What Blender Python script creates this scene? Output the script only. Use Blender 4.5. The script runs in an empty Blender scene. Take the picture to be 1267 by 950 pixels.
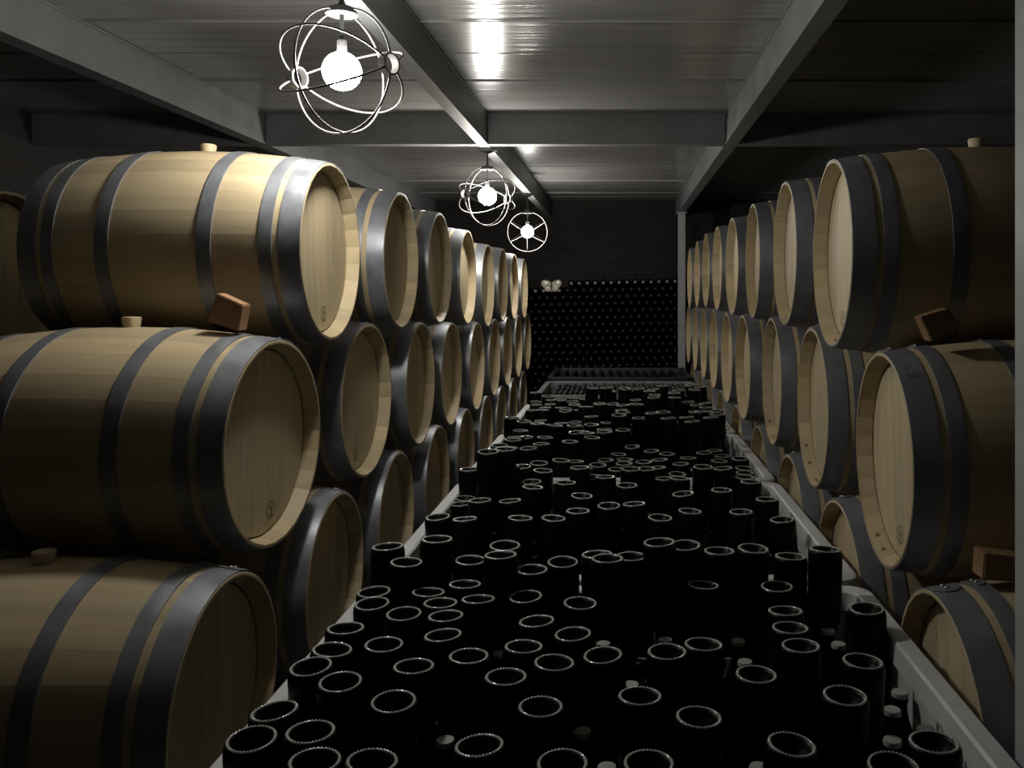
import bpy, bmesh, math, random
from mathutils import Vector, Matrix

PI = math.pi
scn = bpy.context.scene
COL = scn.collection
H = 1.45                      # camera height above the floor; all heights below are given from the camera

# ------------------------------------------------------------------ camera
cam_d = bpy.data.cameras.new('camera')
cam = bpy.data.objects.new('camera', cam_d)
COL.objects.link(cam)
cam.location = (0, 0, H)
cam.rotation_euler = (PI / 2, 0, 0)
cam_d.sensor_fit = 'HORIZONTAL'
cam_d.sensor_width = 36
cam_d.lens = 1050 / 1267 * 36
cam_d.shift_x = -(768 - 633.5) / 1267
cam_d.shift_y = -(475 - 366) / 1267
cam_d.clip_start = 0.02
scn.camera = cam

# ------------------------------------------------------------------ world, exposure
w = bpy.data.worlds.new('world'); scn.world = w; w.use_nodes = True
w.node_tree.nodes['Background'].inputs[0].default_value = (0.5, 0.55, 0.6, 1)
w.node_tree.nodes['Background'].inputs[1].default_value = 0.001
vs = scn.view_settings
vs.view_transform = 'Standard'; vs.look = 'None'; vs.gamma = 1; vs.use_curve_mapping = False
vs.exposure = 0.0
scn.cycles.max_bounces = 6
scn.cycles.diffuse_bounces = 3
scn.cycles.sample_clamp_indirect = 3
BULB_STRENGTH = 240.0         # the glass globes of the cage lamps are the only light
LAMPS = [(-0.828, 2.52, 0.667, -25.6), (-0.842, 5.36, 0.628, 230.0), (-0.848, 7.72, 0.583, -83.0)]

# ------------------------------------------------------------------ materials
def mat(name):
    m = bpy.data.materials.new(name); m.use_nodes = True
    nt = m.node_tree
    return m, nt, nt.nodes['Principled BSDF']

def nd(nt, t, **kw):
    n = nt.nodes.new(t)
    for k, v in kw.items():
        if k in n.inputs.keys(): n.inputs[k].default_value = v
        else: setattr(n, k, v)
    return n

def ramp(nt, fac, stops):
    r = nt.nodes.new('ShaderNodeValToRGB')
    e = r.color_ramp.elements
    while len(e) < len(stops): e.new(0.5)
    for i, (p, c) in enumerate(stops):
        e[i].position = p; e[i].color = (*c, 1)
    nt.links.new(fac, r.inputs[0])
    return r.outputs[0]

def mix(nt, f, a, b, mode='MIX'):
    n = nt.nodes.new('ShaderNodeMix'); n.data_type = 'RGBA'; n.blend_type = mode
    for s, v in ((0, f), (6, a), (7, b)):
        if hasattr(v, 'is_linked') or hasattr(v, 'links'): nt.links.new(v, n.inputs[s])
        else: n.inputs[s].default_value = v if isinstance(v, float) else (*v, 1)
    return n.outputs[2]

def bump(nt, bsdf, h, strength, dist):
    b = nd(nt, 'ShaderNodeBump', Strength=strength, Distance=dist)
    nt.links.new(h, b.inputs['Height']); nt.links.new(b.outputs[0], bsdf.inputs['Normal'])

def wood_mat(name, light, dark, scale, rough=0.55, tone='object', spread=0.38, tint=(0.50, 0.36, 0.23), blot=0.5):
    m, nt, b = mat(name)
    tc = nt.nodes.new('ShaderNodeTexCoord')
    if tone == 'object':
        oi = nt.nodes.new('ShaderNodeObjectInfo'); tv = oi.outputs['Random']
    else:
        at = nt.nodes.new('ShaderNodeAttribute'); at.attribute_name = 'tone'; tv = at.outputs['Fac']
    mp = nt.nodes.new('ShaderNodeMapping'); mp.inputs['Scale'].default_value = scale
    nt.links.new(tc.outputs['Object'], mp.inputs[0])
    sh = nd(nt, 'ShaderNodeVectorMath', operation='MULTIPLY_ADD')
    cx = nt.nodes.new('ShaderNodeCombineXYZ')
    for i in range(3): nt.links.new(tv, cx.inputs[i])
    nt.links.new(cx.outputs[0], sh.inputs[0]); sh.inputs[1].default_value = (37, 53, 71)
    nt.links.new(mp.outputs[0], sh.inputs[2])
    n1 = nd(nt, 'ShaderNodeTexNoise', Scale=1.0, Detail=6.0, Roughness=0.6); nt.links.new(sh.outputs[0], n1.inputs[0])
    grain = ramp(nt, n1.outputs[0], [(0.3, dark), (0.62, light)])
    tn = ramp(nt, tv, [(0.0, (1 - 0.45 * spread,) * 3), (0.5, (1.0,) * 3), (1.0, tuple(1 + spread * (t - 0.5) for t in (0.75, 0.62, 0.5)))])
    c = mix(nt, 1.0, grain, tn, 'MULTIPLY')
    n2 = nd(nt, 'ShaderNodeTexNoise', Scale=3.2, Detail=3.0); nt.links.new(tc.outputs['Object'], n2.inputs[0])
    f2 = ramp(nt, n2.outputs[0], [(0.45, (0, 0, 0)), (0.75, (blot,) * 3)])
    c = mix(nt, f2, c, tint)
    nt.links.new(c, b.inputs['Base Color'])
    b.inputs['Roughness'].default_value = rough
    b.inputs['Specular IOR Level'].default_value = 0.35
    bump(nt, b, n1.outputs[0], 0.25, 0.002)
    return m

OAK_L, OAK_D = (0.53, 0.435, 0.27), (0.455, 0.36, 0.215)
M_STAVE = wood_mat('oak_stave', OAK_L, OAK_D, (2.0, 30, 30))
M_STAVE_FAR = wood_mat('oak_body', OAK_L, OAK_D, (2.0, 30, 30), tone='attr')
M_HEAD = wood_mat('oak_head', (0.56, 0.475, 0.305), (0.49, 0.40, 0.245), (8, 34, 1.6), spread=0.35, blot=0.2)
M_HEAD_FAR = wood_mat('oak_head_board', (0.56, 0.475, 0.305), (0.49, 0.40, 0.245), (8, 34, 1.6), tone='attr', spread=0.35, blot=0.2)
M_BUNG = wood_mat('bung_wood', (0.66, 0.55, 0.36), (0.58, 0.47, 0.30), (10, 10, 10), spread=0.1)
M_CHOCK = wood_mat('chock_wood', (0.36, 0.21, 0.11), (0.25, 0.14, 0.07), (6, 30, 30), rough=0.75)
M_RAIL = wood_mat('rail_wood', (0.16, 0.11, 0.07), (0.10, 0.07, 0.04), (30, 1, 30), rough=0.8)

def simple(name, color, rough, metal=0.0, spec=0.5, nscale=None, namp=0.3, bscale=None, bstr=0.3, coords='Object', nstretch=(1, 1, 1)):
    m, nt, b = mat(name)
    b.inputs['Base Color'].default_value = (*color, 1)
    b.inputs['Roughness'].default_value = rough
    b.inputs['Metallic'].default_value = metal
    b.inputs['Specular IOR Level'].default_value = spec
    tc = nt.nodes.new('ShaderNodeTexCoord')
    mp = nt.nodes.new('ShaderNodeMapping'); mp.inputs['Scale'].default_value = nstretch
    nt.links.new(tc.outputs[coords], mp.inputs[0])
    if nscale:
        n = nd(nt, 'ShaderNodeTexNoise', Scale=nscale, Detail=5.0, Roughness=0.6); nt.links.new(mp.outputs[0], n.inputs[0])
        lo = tuple(c * (1 - namp) for c in color); hi = tuple(min(1, c * (1 + namp)) for c in color)
        nt.links.new(ramp(nt, n.outputs[0], [(0.3, lo), (0.7, hi)]), b.inputs['Base Color'])
        nt.links.new(ramp(nt, n.outputs[0], [(0.3, (max(0.02, rough - 0.08),) * 3), (0.7, (min(1, rough + 0.1),) * 3)]), b.inputs['Roughness'])
    if bscale:
        n = nd(nt, 'ShaderNodeTexNoise', Scale=bscale, Detail=4.0); nt.links.new(mp.outputs[0], n.inputs[0])
        bump(nt, b, n.outputs[0], bstr, 0.003)
    return m

M_HOOP = simple('galvanised_hoop', (0.24, 0.25, 0.27), 0.42, metal=0.45, nscale=14, namp=0.18, bscale=30, bstr=0.15)
M_RIVET = simple('rivet_steel', (0.42, 0.42, 0.43), 0.4, metal=0.8)
M_STAMP = simple('burnt_mark', (0.10, 0.065, 0.03), 0.8)
M_BEAM = simple('grey_painted_steel', (0.20, 0.205, 0.21), 0.45, nscale=5, namp=0.15, bscale=40, bstr=0.1)
M_POST = simple('post_steel', (0.42, 0.43, 0.44), 0.5, nscale=6, namp=0.15, bscale=40, bstr=0.1)
M_FLOOR = simple('concrete_floor', (0.10, 0.10, 0.095), 0.7, nscale=3, namp=0.3, bscale=20, bstr=0.4)
M_WALL = simple('dark_plaster_wall', (0.045, 0.04, 0.038), 0.9, nscale=2, namp=0.3, bscale=14, bstr=0.4)
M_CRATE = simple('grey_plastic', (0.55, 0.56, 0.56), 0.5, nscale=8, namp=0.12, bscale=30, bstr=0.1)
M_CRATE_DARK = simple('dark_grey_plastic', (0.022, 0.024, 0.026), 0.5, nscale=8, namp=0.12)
M_CRATE_MID = simple('mid_grey_plastic', (0.20, 0.205, 0.21), 0.45, nscale=8, namp=0.15)  # mid grey for the level crate, darker than the nearer ones
M_WIRE = simple('cage_wire', (0.13, 0.125, 0.12), 0.45, metal=0.3)
M_CAP = simple('dark_lamp_cap', (0.05, 0.05, 0.05), 0.5)
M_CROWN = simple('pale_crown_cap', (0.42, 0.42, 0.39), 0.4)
M_CROWN_DIM = simple('shaded_crown_cap', (0.032, 0.038, 0.042), 0.4)  # cap colour darkened to stand in for the lamplight falling off
M_CROWN_LIT = simple('lit_crown_cap', (0.30, 0.31, 0.30), 0.35)  # brighter top-row caps: nearness to the lamp put into the colour
M_GLASS = simple('black_green_glass', (0.002, 0.003, 0.003), 0.38, spec=0.12)
M_RING = simple('scuff_and_glint_ring', (0.46, 0.47, 0.44), 0.14, spec=1.0)  # pale colour for scuffs and for light caught on the knurled glass
M_BUTTERFLY = simple('cream_wing', (0.60, 0.56, 0.44), 0.2, nscale=25, namp=0.25)
M_BUTTERFLY_BODY = simple('brown_body', (0.08, 0.05, 0.03), 0.5)

def bulb_mat():
    m = bpy.data.materials.new('lit_bulb'); m.use_nodes = True
    nt = m.node_tree; nt.nodes.clear()
    e = nd(nt, 'ShaderNodeEmission'); e.inputs[0].default_value = (1.0, 0.975, 0.91, 1); e.inputs[1].default_value = BULB_STRENGTH
    o = nt.nodes.new('ShaderNodeOutputMaterial'); nt.links.new(e.outputs[0], o.inputs[0])
    return m
M_BULB = bulb_mat()

def ceiling_mat():
    m, nt, b = mat('ribbed_ceiling_panel')
    tc = nt.nodes.new('ShaderNodeTexCoord')
    mp = nt.nodes.new('ShaderNodeMapping'); mp.inputs['Scale'].default_value = (0.5, 9, 1)
    nt.links.new(tc.outputs['Object'], mp.inputs[0])
    n = nd(nt, 'ShaderNodeTexNoise', Scale=2.0, Detail=5.0); nt.links.new(mp.outputs[0], n.inputs[0])
    nt.links.new(ramp(nt, n.outputs[0], [(0.3, (0.26, 0.256, 0.25)), (0.7, (0.35, 0.345, 0.335))]), b.inputs['Base Color'])
    b.inputs['Roughness'].default_value = 0.2
    b.inputs['Specular IOR Level'].default_value = 0.5
    mp2 = nt.nodes.new('ShaderNodeMapping'); mp2.inputs['Scale'].default_value = (0.15, 26, 1)
    nt.links.new(tc.outputs['Object'], mp2.inputs[0])
    n3 = nd(nt, 'ShaderNodeTexNoise', Scale=1.0, Detail=3.0); nt.links.new(mp2.outputs[0], n3.inputs[0])
    bump(nt, b, n3.outputs[0], 0.5, 0.006)
    return m
M_CEIL = ceiling_mat()

def brick_mat():
    m, nt, b = mat('far_brick')
    tc = nt.nodes.new('ShaderNodeTexCoord')
    mp = nt.nodes.new('ShaderNodeMapping'); mp.inputs['Rotation'].default_value = (PI / 2, 0, 0)
    nt.links.new(tc.outputs['Object'], mp.inputs[0])
    br = nd(nt, 'ShaderNodeTexBrick', Scale=1.0)
    br.inputs['Brick Width'].default_value = 0.24; br.inputs['Row Height'].default_value = 0.075; br.inputs['Mortar Size'].default_value = 0.006
    br.inputs['Color1'].default_value = (0.023, 0.018, 0.016, 1); br.inputs['Color2'].default_value = (0.017, 0.014, 0.012, 1); br.inputs['Mortar'].default_value = (0.026, 0.024, 0.022, 1)
    nt.links.new(mp.outputs[0], br.inputs[0]); nt.links.new(br.outputs[0], b.inputs['Base Color'])
    b.inputs['Roughness'].default_value = 0.9
    bump(nt, b, br.outputs['Fac'], -0.5, 0.005)
    return m
M_BRICK = brick_mat()

# ------------------------------------------------------------------ helpers
def mesh_of(name, bm, m, smooth=False, angle=None):
    me = bpy.data.meshes.new(name)
    bmesh.ops.recalc_face_normals(bm, faces=bm.faces)
    bm.to_mesh(me); bm.free()
    for x in (m if isinstance(m, (list, tuple)) else [m]): me.materials.append(x)
    if smooth:
        me.polygons.foreach_set('use_smooth', [True] * len(me.polygons))
        if angle:
            me.set_sharp_from_angle(angle=angle)
    return me

def obj(name, me, parent=None, loc=(0, 0, 0), rot=(0, 0, 0)):
    o = bpy.data.objects.new(name, me); COL.objects.link(o)
    o.parent = parent; o.location = loc; o.rotation_euler = rot
    return o

def thing(name, label, cat, loc=(0, 0, 0), rot=(0, 0, 0), group=None, me=None):
    o = obj(name, me, None, loc, rot)
    o['label'] = label; o['category'] = cat
    if group: o['group'] = group
    return o

def structure(o): o['kind'] = 'structure'; return o

def box(bm, x0, x1, y0, y1, z0, z1, bevel=0):
    vs_ = [bm.verts.new(p) for p in ((x0, y0, z0), (x1, y0, z0), (x1, y1, z0), (x0, y1, z0), (x0, y0, z1), (x1, y0, z1), (x1, y1, z1), (x0, y1, z1))]
    fs = [bm.faces.new([vs_[i] for i in f]) for f in ((3, 2, 1, 0), (4, 5, 6, 7), (0, 1, 5, 4), (1, 2, 6, 5), (2, 3, 7, 6), (3, 0, 4, 7))]
    if bevel:
        es = {e for f in fs for e in f.edges}
        bmesh.ops.bevel(bm, geom=list(es), offset=bevel, segments=2, affect='EDGES', profile=0.5)

def lathe(bm, prof, n, axis='Z', cap0=False, cap1=False, mi=0):
    rings = []
    for r, z in prof:
        ring = []
        for i in range(n):
            a = 2 * PI * i / n
            c, s = r * math.cos(a), r * math.sin(a)
            ring.append(bm.verts.new((c, s, z) if axis == 'Z' else (z, c, s)))
        rings.append(ring)
    for A, B in zip(rings, rings[1:]):
        for i in range(n):
            f = bm.faces.new((A[i], A[(i + 1) % n], B[(i + 1) % n], B[i])); f.material_index = mi
    if cap0: bm.faces.new(rings[0][::-1]).material_index = mi
    if cap1: bm.faces.new(rings[-1]).material_index = mi
    return rings

def tube(bm, pts, r, n=6, closed=False, radii=None):
    pts = [Vector(p) for p in pts]
    N = len(pts); rings = []; prev = None
    for i, p in enumerate(pts):
        a = pts[(i - 1) % N] if (closed or i > 0) else p
        b = pts[(i + 1) % N] if (closed or i < N - 1) else p
        t = (b - a).normalized()
        if prev is None:
            u = t.orthogonal().normalized()
        else:
            u = (prev - t * prev.dot(t)).normalized()
        prev = u; v = t.cross(u)
        rr = radii[i] if radii else r
        rings.append([bm.verts.new(p + (u * math.cos(2 * PI * k / n) + v * math.sin(2 * PI * k / n)) * rr) for k in range(n)])
    m = N if closed else N - 1
    for i in range(m):
        A, B = rings[i], rings[(i + 1) % N]
        off = 0
        if closed and i == N - 1:
            off = min(range(n), key=lambda k: (A[0].co - B[k].co).length)
        for k in range(n):
            bm.faces.new((A[k], A[(k + 1) % n], B[(k + 1 + off) % n], B[(k + off) % n]))
    if not closed:
        bm.faces.new(rings[0][::-1]); bm.faces.new(rings[-1])

ORD = ['zeroth', 'first', 'second', 'third', 'fourth', 'fifth', 'sixth', 'seventh', 'eighth', 'ninth', 'tenth', 'eleventh', 'twelfth', 'thirteenth', 'fourteenth', 'fifteenth', 'sixteenth', 'seventeenth', 'eighteenth', 'nineteenth', 'twentieth', 'twenty-first', 'twenty-second', 'twenty-third']

# ------------------------------------------------------------------ the cellar shell
ZB, ZC = 0.926, 1.114          # underside of the beams, underside of the ceiling panels
XL, XR, YB, YF = -3.6, 2.9, -3.0, 9.95
def shell(name, m, *b):
    bm = bmesh.new(); box(bm, *b); return structure(obj(name, mesh_of(name, bm, m)))
shell('floor', M_FLOOR, XL - .2, XR + .2, YB - .2, YF + .2, -0.1, 0)
shell('wall_left', M_WALL, XL - .2, XL, YB, YF, 0, H + 1.4)
shell('wall_right', M_WALL, XR, XR + .2, YB, YF, 0, H + 1.4)
shell('wall_back', M_BRICK, XL, XR, YF, YF + .2, 0, H + 1.4)
shell('wall_front', M_WALL, XL, XR, YB - .2, YB, 0, H + 1.4)
bm = bmesh.new(); box(bm, XL, XR, YB, YF, 0.03, 0.1)
ceiling = structure(obj('ceiling', mesh_of('ceiling', bm, M_BEAM), None, (0, 0, H + ZC)))
y = 3.43 - 7 * 0.955
k = 0
while y < YF:
    y0, y1 = max(y, YB), min(y + 0.953, YF)
    if y1 - y0 > 0.05:
        bm = bmesh.new()
        box(bm, XL, XR, y0 + 0.004, y1 - 0.004, 0.0 + 0.002 * (k % 2), 0.03)
        # the pressed folds of a roof panel: shallow raised ribs
        for q in (0.5,):
            yy = y0 + (y1 - y0) * q
            box(bm, XL, XR, yy - 0.006, yy + 0.006, -0.0006, 0.001)
        # folded lip at the joint
        box(bm, XL, XR, y0 + 0.004, y0 + 0.014, -0.006, 0.0)
        structure(obj('ceiling_panel', mesh_of('ceiling_panel', bm, M_CEIL), ceiling))
    y += 0.955; k += 1

def channel_y(name, x0, x1, y0, y1, twist=0.0):      # steel channel running along the aisle
    bm = bmesh.new()
    wd = x1 - x0
    box(bm, x0, x1, y0, y1, ZB, ZB + 0.012)
    box(bm, x0, x1, y0, y1, ZC - 0.012, ZC - 0.0005)
    box(bm, x0 + 0.006, x1 - 0.006, y0, y1, ZB + 0.012, ZC - 0.012)
    o = structure(obj(name, mesh_of(name, bm, M_BEAM), None, (0, 0, H)))
    return o
def channel_x(name, x0, x1, y0, y1):
    bm = bmesh.new()
    box(bm, x0, x1, y0, y1, ZB, ZB + 0.010)
    box(bm, x0, x1, y0 + 0.006, y1 - 0.006, ZB + 0.010, ZC - 0.0005)
    return structure(obj(name, mesh_of(name, bm, M_BEAM), None, (0, 0, H)))
channel_y('trim_1', -2.254, -2.168, YB, YF)
channel_y('trim_2', -0.879, -0.812, YB, YF)
channel_y('trim_3', 0.638, 0.715, YB, YF)
for i, yy in enumerate((-0.4, 5.18)):
    for j, (a, b) in enumerate(((XL, -2.254), (-2.168, -0.879), (-0.812, 0.638), (0.715, XR))):
        channel_x('trim_%d' % (4 + i * 4 + j), a + 0.001, b - 0.001, yy, yy + 0.08)

def post(x, y, label):
    t = thing('steel_post', label, 'post', (x, y, 0))
    bm = bmesh.new(); box(bm, -0.04, 0.04, -0.04, 0.04, 0.012, H + ZB - 0.0105, 0.004)
    obj('shaft', mesh_of('shaft', bm, M_POST), t)
    bm = bmesh.new(); box(bm, -0.08, 0.08, -0.08, 0.08, 0, 0.012, 0.002)
    obj('base_plate', mesh_of('base_plate', bm, M_POST), t)
    bm = bmesh.new(); box(bm, -0.06, 0.06, -0.05, 0.05, H + ZB - 0.0105, H + ZB - 0.0005, 0.001)
    obj('top_plate', mesh_of('top_plate', bm, M_POST), t)
post(0.74, 1.47, 'pale grey steel post at the edge of the frame beside the right barrels')
post(0.675, 9.4, 'slim grey steel post far back in front of the bottle wall')

# ------------------------------------------------------------------ barrels
BL, RH, RB = 0.90, 0.288, 0.326
def rad(x, off=0.0): return RH + (RB - RH) * (1 - (abs(x) / (BL / 2)) ** 2.0) + off
NST = 28
def stave_mesh(width_k):
    bm = bmesh.new()
    da = 2 * PI / NST * 0.5 - 0.0002
    secs = []
    e = BL / 2
    for x in (-e, -e + 0.044, -0.32, -0.22, -0.11, 0, 0.11, 0.22, 0.32, e - 0.044, e - 0.002, e):
        r = rad(x) - (0.002 if abs(x) == e else 0)
        t = 0.028 if abs(x) < e - 0.01 else (0.007 if abs(x) < e else 0.005)      # chamfered chime, thin at the very end
        row = [bm.verts.new((x, rr * math.sin(a), rr * math.cos(a))) for rr, a in
               ((r, -da), (r, -da / 2), (r, 0), (r, da / 2), (r, da), (r - t, da), (r - t, -da))]
        secs.append(row)
    for A, B in zip(secs, secs[1:]):
        for k_ in range(7):
            bm.faces.new((A[k_], A[(k_ + 1) % 7], B[(k_ + 1) % 7], B[k_]))
    bm.faces.new(secs[0]); bm.faces.new(secs[-1][::-1])
    me = mesh_of('stave', bm, M_STAVE, True, 0.35)
    return me
ME_STAVE = stave_mesh(0)

def set_tone(me, vals):
    at = me.attributes.new('tone', 'FLOAT', 'FACE')
    at.data.foreach_set('value', vals)

def far_body_mesh(seed):
    rnd = random.Random(seed)
    bm = bmesh.new(); tones = []
    per = 2
    n = NST * per
    xs = [-BL / 2 + BL * i / 8 for i in range(9)]
    outer = [[bm.verts.new((x, rad(x) * math.sin(2 * PI * k / n), rad(x) * math.cos(2 * PI * k / n))) for k in range(n)] for x in xs]
    e = BL / 2
    inner = [[bm.verts.new((x, (RH - t) * math.sin(2 * PI * k / n), (RH - t) * math.cos(2 * PI * k / n))) for k in range(n)] for x, t in ((e, 0.007), (e - 0.05, 0.026))]
    st = [rnd.random() for _ in range(NST)]
    loops = outer + inner
    for A, B in zip(loops, loops[1:]):
        for k in range(n):
            bm.faces.new((A[k], A[(k + 1) % n], B[(k + 1) % n], B[k])); tones.append(st[k // per])
    bm.faces.new(outer[0]); tones.append(0.5)
    me = mesh_of('body', bm, M_STAVE_FAR, True, 0.5)
    set_tone(me, tones)
    return me

def board_mesh(y0, y1):
    bm = bmesh.new(); R = RH - 0.0265
    top = []; n = 5
    ys = [y0 + (y1 - y0) * i / n for i in range(n + 1)]
    ring = [(yy, math.sqrt(max(0, R * R - yy * yy))) for yy in ys] + [(yy, -math.sqrt(max(0, R * R - yy * yy))) for yy in ys[::-1]]
    pts = []
    for p in ring:
        if not pts or (abs(p[0] - pts[-1][0]) + abs(p[1] - pts[-1][1])) > 1e-5: pts.append(p)
    if abs(pts[0][0] - pts[-1][0]) + abs(pts[0][1] - pts[-1][1]) < 1e-5: pts.pop()
    fr = [bm.verts.new((BL / 2 - 0.046, a, b)) for a, b in pts]
    bk = [bm.verts.new((BL / 2 - 0.066, a, b)) for a, b in pts]
    ff = bm.faces.new(fr); bm.faces.new(bk[::-1])
    m = len(pts)
    for i in range(m): bm.faces.new((fr[i], bk[i], bk[(i + 1) % m], fr[(i + 1) % m]))
    return bm
R_ = RH - 0.0265
WIDS = [-R_, -0.190, -0.116, -0.045, 0.038, 0.105, 0.185, R_]
ME_BOARDS = []
for a, b in zip(WIDS, WIDS[1:]):
    ME_BOARDS.append(mesh_of('head_board', board_mesh(a + 0.0006, b - 0.0006), M_HEAD))
bm = bmesh.new(); lathe(bm, [(RH - 0.028, -BL / 2 + 0.036), (0.001, -BL / 2 + 0.036)], 32, 'X')
ME_BACKHEAD = mesh_of('rear_head', bm, M_HEAD)
def far_head_mesh(seed):
    rnd = random.Random(seed)
    big = bmesh.new(); tones = []
    for a, b in zip(WIDS, WIDS[1:]):
        t = rnd.random()
        tmp = board_mesh(a + 0.0006, b - 0.0006)
        me = bpy.data.meshes.new('tmp'); tmp.to_mesh(me); tmp.free()
        n0 = len(big.faces); big.from_mesh(me); bpy.data.meshes.remove(me)
        tones += [t] * (len(big.faces) - n0)
    me = mesh_of('head', big, M_HEAD_FAR); set_tone(me, tones)
    return me

def hoop_mesh(x0, x1, segs=56, tab=True):
    """a riveted steel band that follows the bulge of the staves, with its overlapping end"""
    bm = bmesh.new(); th = 0.0032
    for i in range(1):
        prof = [(rad(x0) - 0.001, x0), (rad(x0) + th, x0), (rad((x0 + x1) / 2) + th + 0.0004, (x0 + x1) / 2), (rad(x1) + th, x1), (rad(x1) - 0.001, x1)]
        lathe(bm, prof, segs, 'X')
    if tab:
        n = 7; a0, a1 = -0.02, 0.20
        rows = []
        for i in range(n):
            a = a0 + (a1 - a0) * i / (n - 1)
            # rounded end of the overlap
            sh = 0.0 if i < n - 2 else (0.15 if i == n - 2 else 0.32)
            w_ = (x1 - x0); p0, p1 = x0 + w_ * sh, x1 - w_ * sh
            rows.append([bm.verts.new((x, rr * math.sin(a), rr * math.cos(a))) for x, rr in ((p0, rad(p0) + th - 0.0005), (p0, rad(p0) + 2 * th), (p1, rad(p1) + 2 * th), (p1, rad(p1) + th - 0.0005))])
        for A, B in zip(rows, rows[1:]):
            for k in range(3): bm.faces.new((A[k], A[k + 1], B[k + 1], B[k]))
        bm.faces.new(rows[0]); bm.faces.new(rows[-1][::-1])
    return mesh_of('hoop', bm, M_HOOP, True, 0.5)
e_ = BL / 2
HOOPS = [(e_ - 0.066, e_ - 0.0015), (e_ - 0.126, e_ - 0.086), (e_ - 0.312, e_ - 0.268), (-e_ + 0.268, -e_ + 0.312), (-e_ + 0.086, -e_ + 0.126), (-e_ + 0.003, -e_ + 0.066)]
ME_HOOPS = [hoop_mesh(a, b) for a, b in HOOPS]
bm = bmesh.new(); lathe(bm, [(0.0062, 0), (0.006, 0.0015), (0.004, 0.003), (0.0012, 0.0036)], 10, 'Z', cap1=True)
ME_RIVET = mesh_of('rivet', bm, M_RIVET, True)
bm = bmesh.new(); lathe(bm, [(0.022, -0.004), (0.0265, 0.026), (0.026, 0.029), (0.024, 0.031)], 20, 'Z', cap0=True, cap1=True)
ME_BUNG = mesh_of('bung', bm, M_BUNG, True, 0.6)

def stamp_mesh():
    """small round burnt mark low on the head: a ring around a little plant-like sign"""
    bm = bmesh.new(); x = BL / 2 - 0.0456
    def strip(pts, wd):
        for p, q in zip(pts, pts[1:]):
            d = Vector((q[0] - p[0], q[1] - p[1])); 
            if d.length < 1e-6: continue
            nrm = Vector((-d.y, d.x)).normalized() * wd / 2
            c = [bm.verts.new((x, a, b)) for a, b in ((p[0] + nrm.x, p[1] + nrm.y), (q[0] + nrm.x, q[1] + nrm.y), (q[0] - nrm.x, q[1] - nrm.y), (p[0] - nrm.x, p[1] - nrm.y))]
            bm.faces.new(c)
    strip([(0.024 * math.cos(2 * PI * i / 24), 0.024 * math.sin(2 * PI * i / 24)) for i in range(25)], 0.003)
    strip([(0.0, -0.016), (0.001, 0.002), (0.004, 0.014)], 0.004)
    strip([(0.001, 0.0), (-0.009, 0.006), (-0.011, 0.013)], 0.003)
    strip([(0.001, -0.003), (0.010, 0.002), (0.013, 0.009)], 0.003)
    strip([(-0.010, -0.015), (0.008, -0.016)], 0.004)
    return mesh_of('burnt_stamp', bm, M_STAMP)
ME_STAMP = stamp_mesh()
def number_mesh():
    """worn figures punched into the end hoop"""
    bm = bmesh.new(); xm = BL / 2 - 0.035
    def loop(cx, ca, rx, ra, a0=0, a1=2 * PI):
        pts = []
        for i in range(13):
            q = a0 + (a1 - a0) * i / 12; pts.append((cx + rx * math.cos(q), ca + ra * math.sin(q)))
        for p, q in zip(pts, pts[1:]):
            d = Vector((q[0] - p[0], (q[1] - p[1]) * 0.29)); nn = Vector((-d.y, d.x)).normalized() * 0.0011
            c = []
            for u, sg in ((p, 1), (q, 1), (q, -1), (p, -1)):
                x, a = u[0] + sg * nn.x, u[1] + sg * nn.y / 0.29
                r = rad(x) + 0.0042; c.append(bm.verts.new((x, r * math.sin(a), r * math.cos(a))))
            bm.faces.new(c)
    loop(xm + 0.008, 0.62, 0.0075, 0.026); loop(xm - 0.008, 0.62, 0.0075, 0.026)
    loop(xm + 0.004, 0.50, 0.012, 0.024, -2.2, 1.8)
    return mesh_of('hoop_number', bm, M_STAMP)
FAR_BODIES = [far_body_mesh(s) for s in range(3)]
FAR_HEADS = [far_head_mesh(10 + s) for s in range(3)]
def knot_mesh(seed):
    rnd = random.Random(seed); bm = bmesh.new(); x = 0.0
    c = bm.verts.new((x, 0, 0)); ring = []
    for i in range(9):
        a = 2 * PI * i / 9; r = 0.007 * rnd.uniform(0.6, 1.3)
        ring.append(bm.verts.new((x, r * math.cos(a), r * math.sin(a))))
    for i in range(9): bm.faces.new((c, ring[i], ring[(i + 1) % 9]))
    return mesh_of('wood_knot', bm, M_STAMP)
ME_KNOT = knot_mesh(3)

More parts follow.
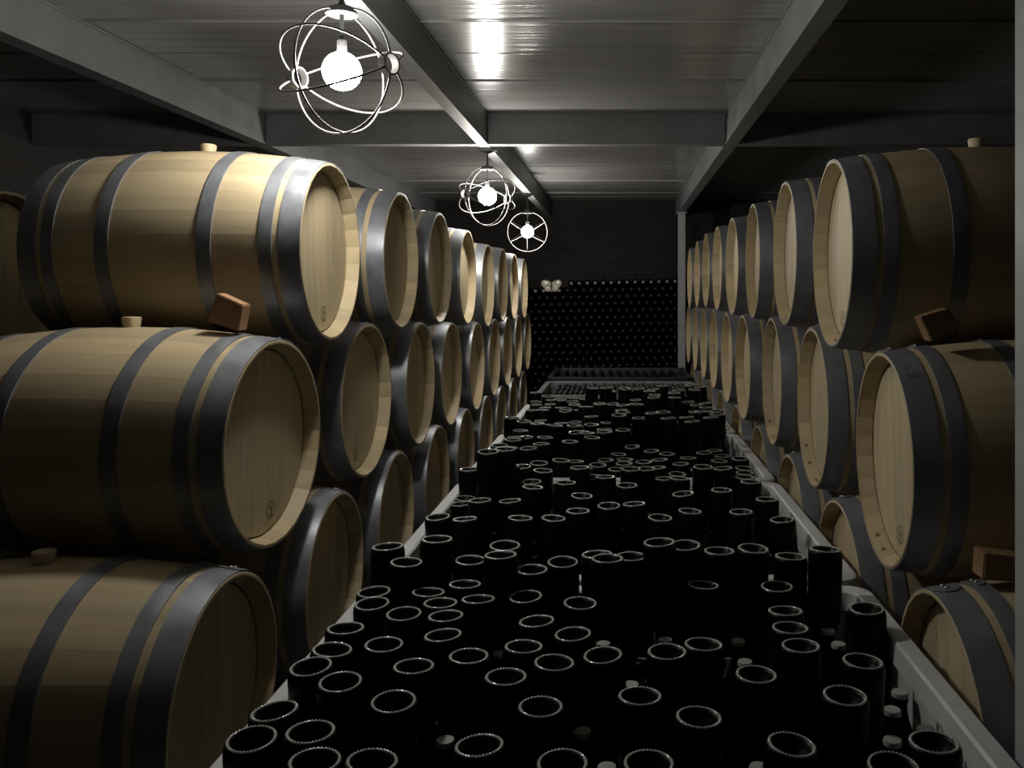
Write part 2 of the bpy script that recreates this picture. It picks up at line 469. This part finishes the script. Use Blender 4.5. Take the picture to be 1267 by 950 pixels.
def barrel(side, x, yy, z, label, group, near=True, rz=0.0, ry=0.0, roll=0.0, sx=1.0, stamp=False, bung_at=0.0, knots=0, seed=0, number=False):
    """local +X points at the aisle; object origin at the middle of the barrel"""
    rz_ = (0 if side < 0 else PI) + rz
    c = BL / 2 * sx
    ax = Vector((math.cos(rz_), math.sin(rz_), 0))
    loc = Vector((x, yy, z + H)) - ax * c
    t = thing('oak_barrel', label, 'barrel', loc, (0, ry, rz_), group)
    t.scale = (sx, 1, 1)
    rnd = random.Random(seed * 7 + 1)
    if near:
        for i in range(NST):
            obj('stave', ME_STAVE, t, (0, 0, 0), (roll + 2 * PI * i / NST, 0, 0))
        hr = rnd.uniform(-0.12, 0.12)
        for me in ME_BOARDS: obj('head_board', me, t, (0, 0, 0), (hr, 0, 0))
        obj('rear_head', ME_BACKHEAD, t)
    else:
        obj('body', FAR_BODIES[seed % 3], t, (0, 0, 0), (rnd.uniform(0, 6.28), 0, 0))
        obj('head', FAR_HEADS[seed % 3], t, (0, 0, 0), (rnd.uniform(-0.2, 0.2), 0, 0))
    for (a, b), me in zip(HOOPS, ME_HOOPS):
        hrx = (-0.25 if side < 0 else 0.25) + rnd.uniform(-0.06, 0.06) + bung_at
        h = obj('hoop', me, t, (0, 0, 0), (hrx, 0, 0))
        if near:
            for da in (0.035, 0.12):
                r = rad((a + b) / 2) + 0.0066
                obj('rivet', ME_RIVET, h, ((a + b) / 2, r * math.sin(da), r * math.cos(da)), (-da, 0, 0))
    obj('bung', ME_BUNG, t, (0, (RB - 0.002) * math.sin(bung_at), (RB - 0.002) * math.cos(bung_at)), (-bung_at, 0, 0))
    if stamp:
        obj('burnt_stamp', ME_STAMP, t, (0, stamp if isinstance(stamp, float) else 0.0, -0.205))
    for k in range(knots):
        a = PI + rnd.uniform(-0.9, 0.9); r = RH - 0.0150
        kn = obj('wood_knot', ME_KNOT, t, (0.001, r * math.sin(a), r * math.cos(a)), (-a, -0.44 - PI / 2 + PI / 2 + 0.0, 0))
        kn.rotation_mode = 'QUATERNION'
        nrm = Vector((0.42, -math.sin(a) * 0.9, -math.cos(a) * 0.9)).normalized()
        kn.rotation_quaternion = Vector((1, 0, 0)).rotation_difference(nrm)
        kn.location = Vector((e_ - 0.0215, r * math.sin(a), r * math.cos(a))) + nrm * 0.0012
    if number:
        obj('hoop_number', number_mesh(), t)
    return t

def row(side, rowname, xs, ys, zs, near_n, opts):
    sd = 'left' if side < 0 else 'right'
    for i, yy in enumerate(ys):
        o = dict(opts.get(i, {}))
        x = xs[i] if isinstance(xs, (list, tuple)) else xs
        z = zs[i] if i < len(zs) else zs[-1]
        what = {'top': 'oak barrel with steel hoops', 'middle': 'oak barrel with steel hoops', 'bottom': 'oak barrel with steel hoops'}[rowname]
        pos = ['nearest', 'second', 'third', 'fourth', 'fifth', 'sixth', 'seventh', 'eighth', 'ninth', 'tenth'][i]
        lab = '%s, %s in the %s row of the %s stack' % (what, pos, rowname, sd)
        barrel(side, x, yy, z, lab, 'barrels in the %s row of the %s stack' % (rowname, sd), near=i < near_n, seed=i * 3 + (11 if side < 0 else 40) + {'top': 0, 'middle': 1, 'bottom': 2}[rowname], **o)

R2 = math.radians
row(-1, 'top', [-0.945, -0.936, -0.945, -0.945, -0.94, -0.94, -0.94, -0.94], [2.79, 3.64, 4.46, 5.27, 6.03, 6.80, 7.52, 8.30], [0.145, 0.150, 0.144, 0.115, 0.072, 0.087, 0.080, 0.070], 3,
    {0: dict(stamp=0.03, sx=0.93, bung_at=0.05), 1: dict(bung_at=0.1)})
row(-1, 'middle', [-0.975, -0.965, -0.95, -0.96, -0.95, -0.95, -0.95, -0.95, -0.95], [2.41, 3.25, 4.05, 4.84, 5.64, 6.42, 7.16, 7.92, 8.70], [-0.415, -0.398, -0.418, -0.446, -0.467, -0.466, -0.468, -0.470, -0.470], 3,
    {0: dict(stamp=0.05, sx=0.96, rz=R2(-4.0), roll=0.07), 1: dict(stamp=-0.02, rz=R2(-2.0), roll=0.03)})
row(-1, 'bottom', -0.95, [2.06, 2.85, 3.62, 4.43, 5.23, 6.03, 6.79, 7.54, 8.31], [-0.973, -0.955, -0.96, -0.972, -0.990, -1.003, -1.015, -1.022, -1.03], 4,
    {0: dict(roll=0.05, bung_at=0.0)})
row(1, 'top', [0.655, 0.665, 0.67, 0.67, 0.67, 0.67, 0.67, 0.67], [2.65, 3.46, 4.33, 5.13, 5.92, 6.70, 7.47, 8.27], [0.132, 0.172, 0.177, 0.178, 0.190, 0.2, 0.19, 0.17], 3,
    {0: dict(rz=R2(-2.2), roll=0.04, stamp=-0.035, knots=1), 1: dict(rz=R2(-1.8)), 2: dict(rz=R2(-1.8), roll=.1)})
row(1, 'middle', [0.715, 0.70, 0.69, 0.68, 0.69, 0.69, 0.69, 0.69, 0.69], [2.33, 3.12, 3.90, 4.75, 5.55, 6.33, 7.09, 7.88, 8.68], [-0.445, -0.408, -0.393, -0.40, -0.405, -0.40], 4,
    {0: dict(rz=R2(-2.2), stamp=0.02, roll=0.06, knots=3, number=True), 1: dict(rz=R2(-1.8), knots=6, roll=0.02), 2: dict(rz=R2(-1.5), knots=2)})
row(1, 'bottom', 0.70, [1.88, 2.74, 3.53, 4.32, 5.15, 5.94, 6.71, 7.48, 8.28], [-0.955], 3, {0: dict(rz=R2(-1.5))})
barrel(-1, -2.05, 2.85, 0.06, 'oak barrel end peeping out behind the nearest top barrel on the left', 'barrels of the second row against the left wall', near=True, seed=77)
barrel(-1, -2.05, 2.42, -0.43, 'oak barrel hidden in shadow behind the nearest middle barrel on the left', 'barrels of the second row against the left wall', near=False, seed=78)

# wooden chocks jammed between the layers
def chock(loc, rot, sz, label):
    bm = bmesh.new()
    a, b, c = sz
    v = [bm.verts.new(p) for p in ((-a, -b, -c), (a, -b, -c), (a, b, -c), (-a, b, -c), (-a, -b, c), (a * 0.8, -b, c * 0.75), (a * 0.8, b, c * 0.75), (-a, b, c))]
    fs = [bm.faces.new([v[i] for i in f]) for f in ((3, 2, 1, 0), (4, 5, 6, 7), (0, 1, 5, 4), (1, 2, 6, 5), (2, 3, 7, 6), (3, 0, 4, 7))]
    bmesh.ops.bevel(bm, geom=list(bm.edges), offset=0.003, segments=2, affect='EDGES')
    return thing('wooden_chock', label, 'chock', (loc[0], loc[1], loc[2] + H), rot, 'chocks between the barrel rows', mesh_of('wooden_chock', bm, M_CHOCK))
chock((-1.10, 2.40, -0.045), (0, 0.30, 0), (0.045, 0.028, 0.042), 'brown wooden chock under the nearest top barrel of the left stack')
chock((0.83, 2.225, -0.070), (0, -0.42, 0), (0.042, 0.028, 0.036), 'reddish wooden chock under the nearest top barrel of the right stack')
chock((0.855, 1.90, -0.600), (0, 0.06, 0), (0.055, 0.030, 0.030), 'dark wooden chock under the nearest middle barrel of the right stack')

# rails that carry the bottom rows
for side, face in ((-1, -0.95), (1, 0.70)):
    for k, off in enumerate((0.16, 0.72)):
        x = face + side * off
        bm = bmesh.new(); box(bm, -0.045, 0.045, 1.3, 9.0, 0, 0.180, 0.004)
        for v in bm.verts:
            if v.co.z > 0.1: v.co.z = (H - 0.955 - 0.316) if side > 0 else (H - 0.935 - 0.322 - 0.015 * (v.co.y - 1.97))
        sd = 'left' if side < 0 else 'right'
        thing('barrel_rail', 'dark timber rail under the %s of the bottom barrels, %s stack' % (('aisle end', 'wall end')[k], sd), 'rail', (x, 0, 0), me=mesh_of('barrel_rail', bm, M_RAIL))

# ------------------------------------------------------------------ bottles
def bottle_prof(fine):
    p = [(0.0398, 0.0012), (0.0426, 0.006), (0.0438, 0.016), (0.0438, 0.155)]
    p += [(0.0405, 0.180), (0.033, 0.203), (0.0245, 0.226), (0.0185, 0.246), (0.0155, 0.265), (0.0150, 0.283), (0.0175, 0.284), (0.0175, 0.294), (0.0150, 0.300)] if fine else \
         [(0.0400, 0.182), (0.0245, 0.226), (0.0155, 0.265), (0.0175, 0.288), (0.0150, 0.300)]
    punt = [(0.0340, 0.0005), (0.031, 0.006), (0.022, 0.020), (0.010, 0.030), (0.0005, 0.033)] if fine else [(0.0340, 0.0005), (0.022, 0.020), (0.0005, 0.033)]
    return punt[::-1] + [(0.0370, 0.0)] + p
def bottle_bm(fine, seg):
    bm = bmesh.new(); lathe(bm, bottle_prof(fine), seg, 'Z', cap1=True); return bm
def ring_into(bm, major, n, mi):
    pts = [(major * math.cos(2 * PI * i / n), major * math.sin(2 * PI * i / n), 0.0008) for i in range(n)]
    n0 = len(bm.faces)
    tube(bm, pts, 0.003, 6, True, radii=[0.0036 if i % 2 else 0.0013 for i in range(n)])
    bm.faces.ensure_lookup_table()
    for f in bm.faces[n0:]: f.material_index = mi
ME_BOTTLE = mesh_of('bottle_body', bottle_bm(True, 28), M_GLASS, True)
bm = bmesh.new(); ring_into(bm, 0.0370, 76, 0); ME_RING = mesh_of('base_ring', bm, M_RING, True)
bm = bottle_bm(False, 16); ring_into(bm, 0.0370, 40, 1); ME_BOTTLE_FAR = mesh_of('far_bottle', bm, [M_GLASS, M_RING], True)
bm = bmesh.new(); lathe(bm, [(0.0178, 0.2935), (0.0182, 0.300), (0.0165, 0.3035), (0.0002, 0.3045)], 16, 'Z'); ME_CROWN = mesh_of('crown_cap', bm, M_CROWN, True, 0.9)
def capped_bm(seg, mi):
    bm = bmesh.new()
    lathe(bm, [(0.040, 0), (0.0438, 0.006), (0.0438, 0.155), (0.0400, 0.182), (0.0245, 0.226), (0.0155, 0.265), (0.0165, 0.288)], seg, 'Z', cap0=True)
    lathe(bm, [(0.0178, 0.286), (0.0182, 0.300), (0.0002, 0.3035)], seg, 'Z', mi=mi)
    return bm
ME_CAPPED = mesh_of('capped_bottle', capped_bm(14, 1), [M_GLASS, M_CROWN], True)
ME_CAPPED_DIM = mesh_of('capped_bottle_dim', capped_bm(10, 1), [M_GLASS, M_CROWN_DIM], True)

ZT = -0.735
def P(px, py, z=ZT):
    d = z * 1050 / (366 - py); return [(px - 768) * d / 1050, d, z]
'''positions below were measured once from the photograph and are plain points on the tray, in metres'''
NEAR = [(297,915),(322,881),(384,907),(391,944),(459,943),(366,824),(395,775),(408,806),(445,731),(460,716),(487,678),(527,712),(541,732),(500,758),(548,755),(548,786),(475,795),(421,842),(512,823),(487,870),(587,736),(581,706),(580,813),(593,920),(628,722),(648,798),(718,744),(664,770),(709,783),(746,809),(686,822),(626,839),(669,873),(696,947),(792,861),(865,888),(803,942),(826,808),(870,798),(875,714),(677,697),(959,718),(972,755),(978,775),(991,797),(936,832),(1068,817),(1046,861),(980,918),(1156,919),(1085,752),(520,686),(636,699),(592,692),(789,688),(1106,948)]
SECOND = [(540,668),(585,671),(647,677),(731,677),(707,687),(795,665),(822,673),(880,683),(532,638),(575,641),(644,642),(685,640),(817,641),(550,623,-.80),(594,620),(631,619),(754,625),(715,632),(784,624),(854,631),(659,603),(776,601),(749,589),(669,582),(560,614,-.80),(558,604,-.80),(566,596,-.80),(574,587,-.80),(579,579,-.80),(583,572,-.80),(607,559,-.60),(622,556,-.60),(1006,678),(983,689),(968,642),(925,677),(949,617),(929,595),(893,605),(917,632),(875,580),(838,592),(815,580),(720,612),(845,612),(700,597)]
def relax(pts, x0, x1, y0, y1, dmin=0.0895, it=400):
    for _ in range(it):
        mv = False
        for i in range(len(pts)):
            for j in range(i):
                dx, dy = pts[i][0] - pts[j][0], pts[i][1] - pts[j][1]
                d = math.hypot(dx, dy)
                if d < dmin:
                    if d < 1e-6: dx, dy, d = 1e-3, 1e-3, 1.4e-3
                    k_ = (dmin - d) / 2 / d * 1.02
                    pts[i][0] += dx * k_; pts[i][1] += dy * k_; pts[j][0] -= dx * k_; pts[j][1] -= dy * k_; mv = True
            pts[i][0] = min(max(pts[i][0], x0), x1); pts[i][1] = min(max(pts[i][1], y0), y1)
        if not mv: break
    return pts
def label_rows(pts, pitch=0.105):
    ys = sorted(range(len(pts)), key=lambda i: pts[i][1])
    rows_, cur = [], []
    for i in ys:
        if cur and pts[i][1] - pts[cur[0]][1] > pitch: rows_.append(cur); cur = []
        cur.append(i)
    rows_.append(cur)
    out = {}
    for r, idx in enumerate(rows_):
        for c, i in enumerate(sorted(idx, key=lambda q: pts[q][0])): out[i] = (r + 1, c + 1)
    return out

CR = [(1.10, 2.32), (2.365, 3.61), (3.65, 4.87), (4.91, 6.20), (6.72, 7.86), (7.92, 9.02)]     # front and rear of each crate
CW = (-0.692, 0.672)
rnd = random.Random(5)
def inside(i, m=0.092): return CW[0] + m - 0.012, CW[1] - m, CR[i][0] + m, CR[i][1] - m
def gen(i, n, seed):
    rr = random.Random(seed); x0, x1, y0, y1 = inside(i); pts = []
    # clumps of bottles at different levels
    cl = [(rr.uniform(x0, x1), rr.uniform(y0, y1), rr.choice((-0.64, -0.70, -0.74, -0.78, -0.80))) for _ in range(10)]
    pts = [[x0 + 0.0895 * i, y1, rr.uniform(-0.76, -0.67)] for i in range(int((x1 - x0) / 0.0895) + 1)]
    tries = 0
    while len(pts) < n and tries < 20000:
        tries += 1
        x, y_ = rr.uniform(x0, x1), rr.uniform(y0, y1)
        if all(math.hypot(x - p[0], y_ - p[1]) > 0.088 for p in pts):
            c = min(cl, key=lambda q: math.hypot(x - q[0], y_ - q[1]))
            pts.append([x, y_, c[2] + rr.uniform(-0.012, 0.012)])
    return pts
def seat(px, py, z=ZT, ymin=0, ymax=9):
    d = z * 1050 / (366 - py)
    if d > ymax: d = ymax
    if d < ymin: d = ymin
    return [(px - 768) * d / 1050, d, (366 - py) * d / 1050]
near = [seat(*q, ymax=2.225) for q in NEAR + [q for q in SECOND if q[1] >= 664]]
second = [seat(*q, ymin=2.46, ymax=3.50) for q in SECOND if q[1] < 664]
second += [[-0.50 + 0.095 * i, 3.50, -0.70 - 0.05 * ((i * 7) % 3)] for i in range(11)]
sets = [relax(near, *inside(0)), relax(second, *inside(1)), gen(2, 78, 8), gen(3, 80, 9)]
for s_ in sets[0]: s_[2] += rnd.uniform(-0.004, 0.004)
sets[1] = [[a, b, c + rnd.uniform(-0.004, 0.004)] for a, b, c in sets[1]]
CNAME = ['nearest', 'second', 'third', 'fourth', 'fifth', 'sixth']
for ci, pts in enumerate(sets):
    lab = label_rows(pts)
    g = 'bottles standing upside down in the %s crate' % CNAME[ci]
    for i, (x, y_, z) in enumerate(pts):
        r, c = lab[i]
        label = 'upside-down dark bottle, %s from left in %s row of %s crate' % (ORD[c], ORD[r], CNAME[ci])
        tx, ty = (max(-0.07, min(0.07, rnd.gauss(0, 0.045))) for _ in range(2))
        rot = (PI + tx, ty, rnd.uniform(0, 6))
        if ci < 2:
            t = thing('wine_bottle', label, 'bottle', (x, y_, z + H), rot, g)
            obj('bottle_body', ME_BOTTLE, t); obj('base_ring', ME_RING, t)
        else:
            thing('wine_bottle', label, 'bottle', (x, y_, z + H), rot, g, ME_BOTTLE_FAR)

# upright bottles with pale caps between them, one layer lower
CAPS = [(932,764),(1025,778),(1036,794),(913,792),(1122,872),(1160,898),(1119,909),(922,818),(939,948),(613,806),(747,793),(715,902),(760,946),(823,791),(839,760),(781,846),(551,915),(1150,868)]
cap_pts = [P(px, py, -0.850) for px, py in CAPS]
for p in cap_pts:
    for _ in range(60):
        for q in sets[0]:
            d = math.hypot(p[0] - q[0], p[1] - q[1])
            if 1e-6 < d < 0.066:
                p[0] += (p[0] - q[0]) / d * (0.066 - d); p[1] += (p[1] - q[1]) / d * (0.066 - d)
    p[0] = min(p[0], 0.60)
relax(cap_pts, -0.60, 0.60, 1.18, 2.26, 0.0885)
lab = label_rows(cap_pts)
for i, (x, y_, z) in enumerate(cap_pts):
    r, c = lab[i]
    t = thing('capped_bottle', 'upright dark bottle with pale cap, %s from left in %s such row, nearest crate' % (ORD[c], ORD[r]), 'bottle', (x, y_, z - 0.303 + H), (0, 0, 0), 'upright capped bottles low in the nearest crate')
    obj('bottle_body', ME_BOTTLE, t); obj('crown_cap', ME_CROWN, t)

# the rest of the upright layer, caps coloured black to keep the gaps between bottles dark
ME_UP = mesh_of('upright_bottle', capped_bm(12, 0), M_GLASS, True)
for ci, taken in ((0, cap_pts), (1, [])):
    rr = random.Random(30 + ci); x0, x1, y0, y1 = inside(ci, 0.08); pts = []
    for _ in range(9000):
        x, y_ = rr.uniform(x0, x1), rr.uniform(y0, y1)
        if all(math.hypot(x - p[0], y_ - p[1]) > 0.0885 for p in list(taken) + pts) and all(math.hypot(x - p[0], y_ - p[1]) > 0.060 for p in sets[ci]):
            pts.append((x, y_))
    lab = label_rows([list(p) for p in pts])
    for i, (x, y_) in enumerate(pts):
        r, c = lab[i]
        thing('upright_bottle', 'upright dark bottle deep down in %s crate, %s from left, %s row' % (CNAME[ci], ORD[c], ORD[r]), 'bottle', (x, y_, H - 0.875 - 0.3035), (0, 0, 0), 'upright bottles deep in the %s crate' % CNAME[ci], ME_UP)

# fifth crate: level layer of upright bottles
n = 0
for r in range(12):
    for c in range(13):
        x = CW[0] + 0.14 + c * 0.0885 + (0.044 if r % 2 else 0); y_ = CR[4][0] + 0.085 + r * 0.0885
        if x > 0.60 or y_ > CR[4][1] - 0.06: continue
        thing('capped_bottle', 'upright dark bottle with darkened cap, %s from left, %s row of level crate' % (ORD[c + 1], ORD[r + 1]), 'bottle', (x, y_, H - 0.80 - 0.303 + rnd.uniform(-.004, .004)), (0, 0, 0), 'bottles in row %d of the level crate' % (r + 1), ME_CAPPED_DIM)
        n += 1

# sixth crate, dark throughout: what cannot be told apart is one object
def merged(mesh, places, name, mats):
    vs_, fs_, mi = [], [], []
    mv = [v.co.copy() for v in mesh.vertices]; mf = [tuple(p.vertices) for p in mesh.polygons]; mm = [p.material_index for p in mesh.polygons]
    for M in places:
        o = len(vs_); vs_ += [tuple(M @ v) for v in mv]; fs_ += [tuple(i + o for i in f) for f in mf]; mi += mm
    me = bpy.data.meshes.new(name); me.from_pydata(vs_, [], fs_)
    for m in mats: me.materials.append(m)
    me.polygons.foreach_set('material_index', mi); me.polygons.foreach_set('use_smooth', [True] * len(fs_)); me.update()
    return me
pl = []
for r in range(11):
    for c in range(13):
        pl.append(Matrix.Translation((CW[0] + 0.13 + c * 0.09, CR[5][0] + 0.09 + r * 0.09, H - 0.78 - 0.303)))
me = merged(ME_CAPPED_DIM, pl, 'bottles', [M_GLASS, M_GLASS])
o = thing('crated_bottles', 'dark upright bottles packed in the farthest, darkest crate', 'bottles', me=me); o['kind'] = 'stuff'

# the wall of lying bottles
DX, DZ = 0.0895, 0.0775
ME_CAPPED_PALE = mesh_of('capped_bottle_pale', capped_bm(10, 1), [M_GLASS, M_CROWN_LIT], True)
pl = []; count = 0; lowest = 9
for r in range(22):
    for c in range(-4, 22):
        x = -1.0 + c * DX + (DX / 2 if r % 2 else 0)
        z = 0.150 - r * DZ + 0.02 * x
        if r == 0 and x < -0.58: continue
        if z < -H + 0.10: continue
        lowest = min(lowest, z)
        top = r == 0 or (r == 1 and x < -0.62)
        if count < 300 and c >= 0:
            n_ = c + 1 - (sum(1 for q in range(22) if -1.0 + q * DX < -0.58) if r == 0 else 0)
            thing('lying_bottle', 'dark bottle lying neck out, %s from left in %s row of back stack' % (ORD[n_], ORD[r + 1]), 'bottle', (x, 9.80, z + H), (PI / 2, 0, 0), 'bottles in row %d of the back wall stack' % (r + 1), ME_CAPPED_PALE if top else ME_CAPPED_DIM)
            count += 1
        else: pl.append(Matrix.Translation((x, 9.80, z + H)) @ Matrix.Rotation(PI / 2, 4, 'X'))
bm = bmesh.new(); box(bm, -1.5, 1.05, 9.50, 9.85, 0, H + lowest - 0.046)
thing('stack_plinth', 'low dark timber plinth under the back wall bottle stack', 'plinth', me=mesh_of('stack_plinth', bm, M_RAIL))
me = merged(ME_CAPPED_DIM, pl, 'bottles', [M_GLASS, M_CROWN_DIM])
o = thing('stacked_bottles', 'lower dark part of the bottle stack against the back wall', 'bottles', me=me); o['kind'] = 'stuff'

# ------------------------------------------------------------------ crates
def rrect(x0, x1, y0, y1, r, n=5):
    pts = []
    for cx, cy, a0 in ((x1 - r, y1 - r, 0), (x0 + r, y1 - r, PI / 2), (x0 + r, y0 + r, PI), (x1 - r, y0 + r, 1.5 * PI)):
        for i in range(n + 1):
            a = a0 + PI / 2 * i / n; pts.append((cx + r * math.cos(a), cy + r * math.sin(a)))
    return pts
ZR = -0.79
def crate(ci, m, label, zr=ZR):
    y0, y1 = CR[ci]; x0, x1 = CW
    cx, cy = (x0 + x1) / 2, (y0 + y1) / 2; hx, hy = (x1 - x0) / 2, (y1 - y0) / 2
    t = thing('bottle_crate', label, 'crate', (cx, cy, 0), group='big plastic crates along the aisle')
    zt = zr + H; zf = 0.27
    # rim: a rolled flange with rounded corners
    bm = bmesh.new()
    loops = []
    for inset, z, r in ((0.000, zt - 0.035, 0.06), (0.000, zt - 0.004, 0.06), (0.005, zt, 0.058), (0.040, zt, 0.045), (0.046, zt - 0.005, 0.040), (0.050, zt - 0.050, 0.038)):
        loops.append([bm.verts.new((a, b, z)) for a, b in rrect(-hx + inset, hx - inset, -hy + inset, hy - inset, r)])
    for A, B in zip(loops, loops[1:]):
        k_ = len(A)
        for i in range(k_): bm.faces.new((A[i], A[(i + 1) % k_], B[(i + 1) % k_], B[i]))
    obj('rim', mesh_of('rim', bm, m, True, 0.6), t)
    # four slotted side panels: rails with ribs between them
    th = 0.012; ins = 0.034
    def side(length, name):
        bm = bmesh.new(); L = length / 2
        for a, b in ((zt - 0.110, zt - 0.03), (zt - 0.30, zt - 0.235), (zf, zf + 0.09)): box(bm, -L, L, -th / 2, th / 2, a, b)
        nrib = max(4, round(length / 0.13))
        for i in range(nrib + 1):
            x = -L + 2 * L * i / nrib
            x = min(max(x, -L + 0.02), L - 0.02)
            box(bm, x - 0.02, x + 0.02, -th / 2 - 0.003, th / 2 + 0.003, zf, zt - 0.035)
        return mesh_of(name, bm, m)
    lx = 2 * (hx - ins); ly = 2 * (hy - ins)
    mx, my = side(lx - 0.05, 'side_panel'), side(ly - 0.05, 'side_panel')
    obj('side_panel', mx, t, (0, -hy + ins, 0)); obj('side_panel', mx, t, (0, hy - ins, 0))
    obj('side_panel', my, t, (-hx + ins, 0, 0), (0, 0, PI / 2)); obj('side_panel', my, t, (hx - ins, 0, 0), (0, 0, PI / 2))
    bm = bmesh.new()
    for sx_ in (-1, 1):
        for sy_ in (-1, 1):
            cx_, cy_ = sx_ * (hx - ins - 0.012), sy_ * (hy - ins - 0.012)
            box(bm, cx_ - 0.018, cx_ + 0.018, cy_ - 0.018, cy_ + 0.018, zf, zt - 0.03, 0.004)
    box(bm, -hx + 0.02, hx - 0.02, -hy + 0.02, hy - 0.02, zf - 0.02, zf)
    obj('base', mesh_of('base', bm, m), t)
    for k_ in (-1, 0, 1):
        bm = bmesh.new(); box(bm, -0.06, 0.06, -hy + 0.03, hy - 0.03, 0, zf - 0.02, 0.005)
        obj('skid', mesh_of('skid', bm, m), t, (k_ * (hx - 0.12), 0, 0))
crate(0, M_CRATE, 'grey plastic crate of upside-down bottles nearest the camera')
crate(1, M_CRATE, 'grey plastic crate of upside-down bottles, second from the front')
crate(2, M_CRATE, 'grey plastic crate of upside-down bottles, third from the front')
crate(3, M_CRATE, 'grey plastic crate of upside-down bottles, fourth from the front')
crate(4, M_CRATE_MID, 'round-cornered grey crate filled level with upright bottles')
crate(5, M_CRATE_DARK, 'dark crate before the back wall', -0.76)

# ------------------------------------------------------------------ butterfly ornament on the bottle stack
t = thing('butterfly_ornament', 'small cream butterfly-shaped ornament on top of the bottle stack', 'ornament', (-0.775, 9.50, H + 0.098))
def wing(sgn, up):
    bm = bmesh.new()
    pts = []
    N = 22
    for i in range(N):
        a = 2 * PI * i / N
        if up:
            r = 0.052 * (1 + 0.42 * max(0, math.cos(a - 0.75)) ** 3)
            cx, cz = 0.048, 0.026
        else:
            r = 0.038; cx, cz = 0.040, -0.018
        pts.append((cx + r * math.cos(a), cz + r * 0.85 * math.sin(a)))
    c = bm.verts.new((sgn * (0.05), -0.022, (0.03 if up else -0.018)))
    fr = [bm.verts.new((sgn * a, -0.006 - 0.25 * a * 0.2, b)) for a, b in pts]
    bk = [bm.verts.new((sgn * a, 0.006, b)) for a, b in pts]
    for i in range(N):
        j = (i + 1) % N
        bm.faces.new((fr[i], fr[j], c)); bm.faces.new((fr[i], bk[i], bk[j], fr[j]))
    bm.faces.new(bk)
    return mesh_of('wing', bm, M_BUTTERFLY, True, 0.8)
for sgn in (-1, 1):
    for up in (True, False): obj('wing', wing(sgn, up), t)
bm = bmesh.new()
tube(bm, [(0, 0, -0.04), (0, -0.004, -0.01), (0, -0.006, 0.02), (0, -0.003, 0.05)], 0.01, 8, radii=[0.004, 0.009, 0.01, 0.006])
obj('insect_body', mesh_of('insect_body', bm, M_BUTTERFLY_BODY, True), t)

# ------------------------------------------------------------------ cage lamps
RS = 0.181
def lamp(x, y_, z, deg, label):
    zb = ZB - z
    t = thing('cage_lamp', label, 'lamp', (x, y_, z + H), group='caged pendant lamps along the beam')
    ax = math.radians(deg)
    A = Vector((math.cos(ax), math.sin(ax), 0)); U = Vector((0, 0, 1)); V = A.cross(U)
    bm = bmesh.new()
    tube(bm, [(U * math.cos(2 * PI * i / 56) + V * math.sin(2 * PI * i / 56)) * RS for i in range(56)], 0.0036, 6, True)
    obj('equator_hoop', mesh_of('equator_hoop', bm, M_WIRE, True), t)
    a0 = math.asin(0.030 / RS)
    for k in range(6):
        ph = PI / 3 * k
        W = U * math.cos(ph) + V * math.sin(ph)
        bm = bmesh.new()
        tube(bm, [(A * math.cos(a0 + (PI - 2 * a0) * i / 26) + W * math.sin(a0 + (PI - 2 * a0) * i / 26)) * (RS + 0.004) for i in range(27)], 0.0034, 6)
        obj('rib', mesh_of('rib', bm, M_WIRE, True), t)
    for s_ in (-1, 1):
        bm = bmesh.new(); n_ = 20; rr = []
        for r_, d in ((0.0275, -0.012), (0.033, -0.012), (0.033, 0.012), (0.0275, 0.012)):
            rr.append([bm.verts.new(A * (s_ * (RS * math.cos(a0)) + d) + (U * math.cos(2 * PI * i / n_) + V * math.sin(2 * PI * i / n_)) * r_) for i in range(n_)])
        for q in range(4):
            P0, P1 = rr[q], rr[(q + 1) % 4]
            for i in range(n_): bm.faces.new((P0[i], P0[(i + 1) % n_], P1[(i + 1) % n_], P1[i]))
        obj('hub_ring', mesh_of('hub_ring', bm, M_WIRE, True, 0.7), t)
    bm = bmesh.new(); lathe(bm, [(0.048, RS - 0.014), (0.040, RS + 0.004), (0.012, RS + 0.016), (0.006, RS + 0.03), (0.006, zb - 0.03), (0.02, zb - 0.024), (0.062, zb - 0.008), (0.062, zb - 0.0005)], 20, 'Z', cap0=True, cap1=True)
    obj('canopy_and_stem', mesh_of('canopy_and_stem', bm, M_CAP, True, 0.6), t)
    bm = bmesh.new(); lathe(bm, [(0.006, RS - 0.012), (0.005, 0.095), (0.014, 0.09), (0.015, 0.055), (0.013, 0.052)], 16, 'Z', cap0=True, cap1=True)
    obj('bulb_holder', mesh_of('bulb_holder', bm, M_CAP, True, 0.6), t)
    bm = bmesh.new(); bmesh.ops.create_icosphere(bm, subdivisions=3, radius=0.057)
    obj('light_bulb', mesh_of('light_bulb', bm, M_BULB, True), t)
LL = ['large wire-cage lamp nearest the camera, above the left barrels', 'smaller-looking wire-cage lamp hanging below the beam crossing', 'farthest wire-cage lamp, its spokes seen end-on']
for (x, y_, z, d), l in zip(LAMPS, LL): lamp(x, y_, z, d, l)
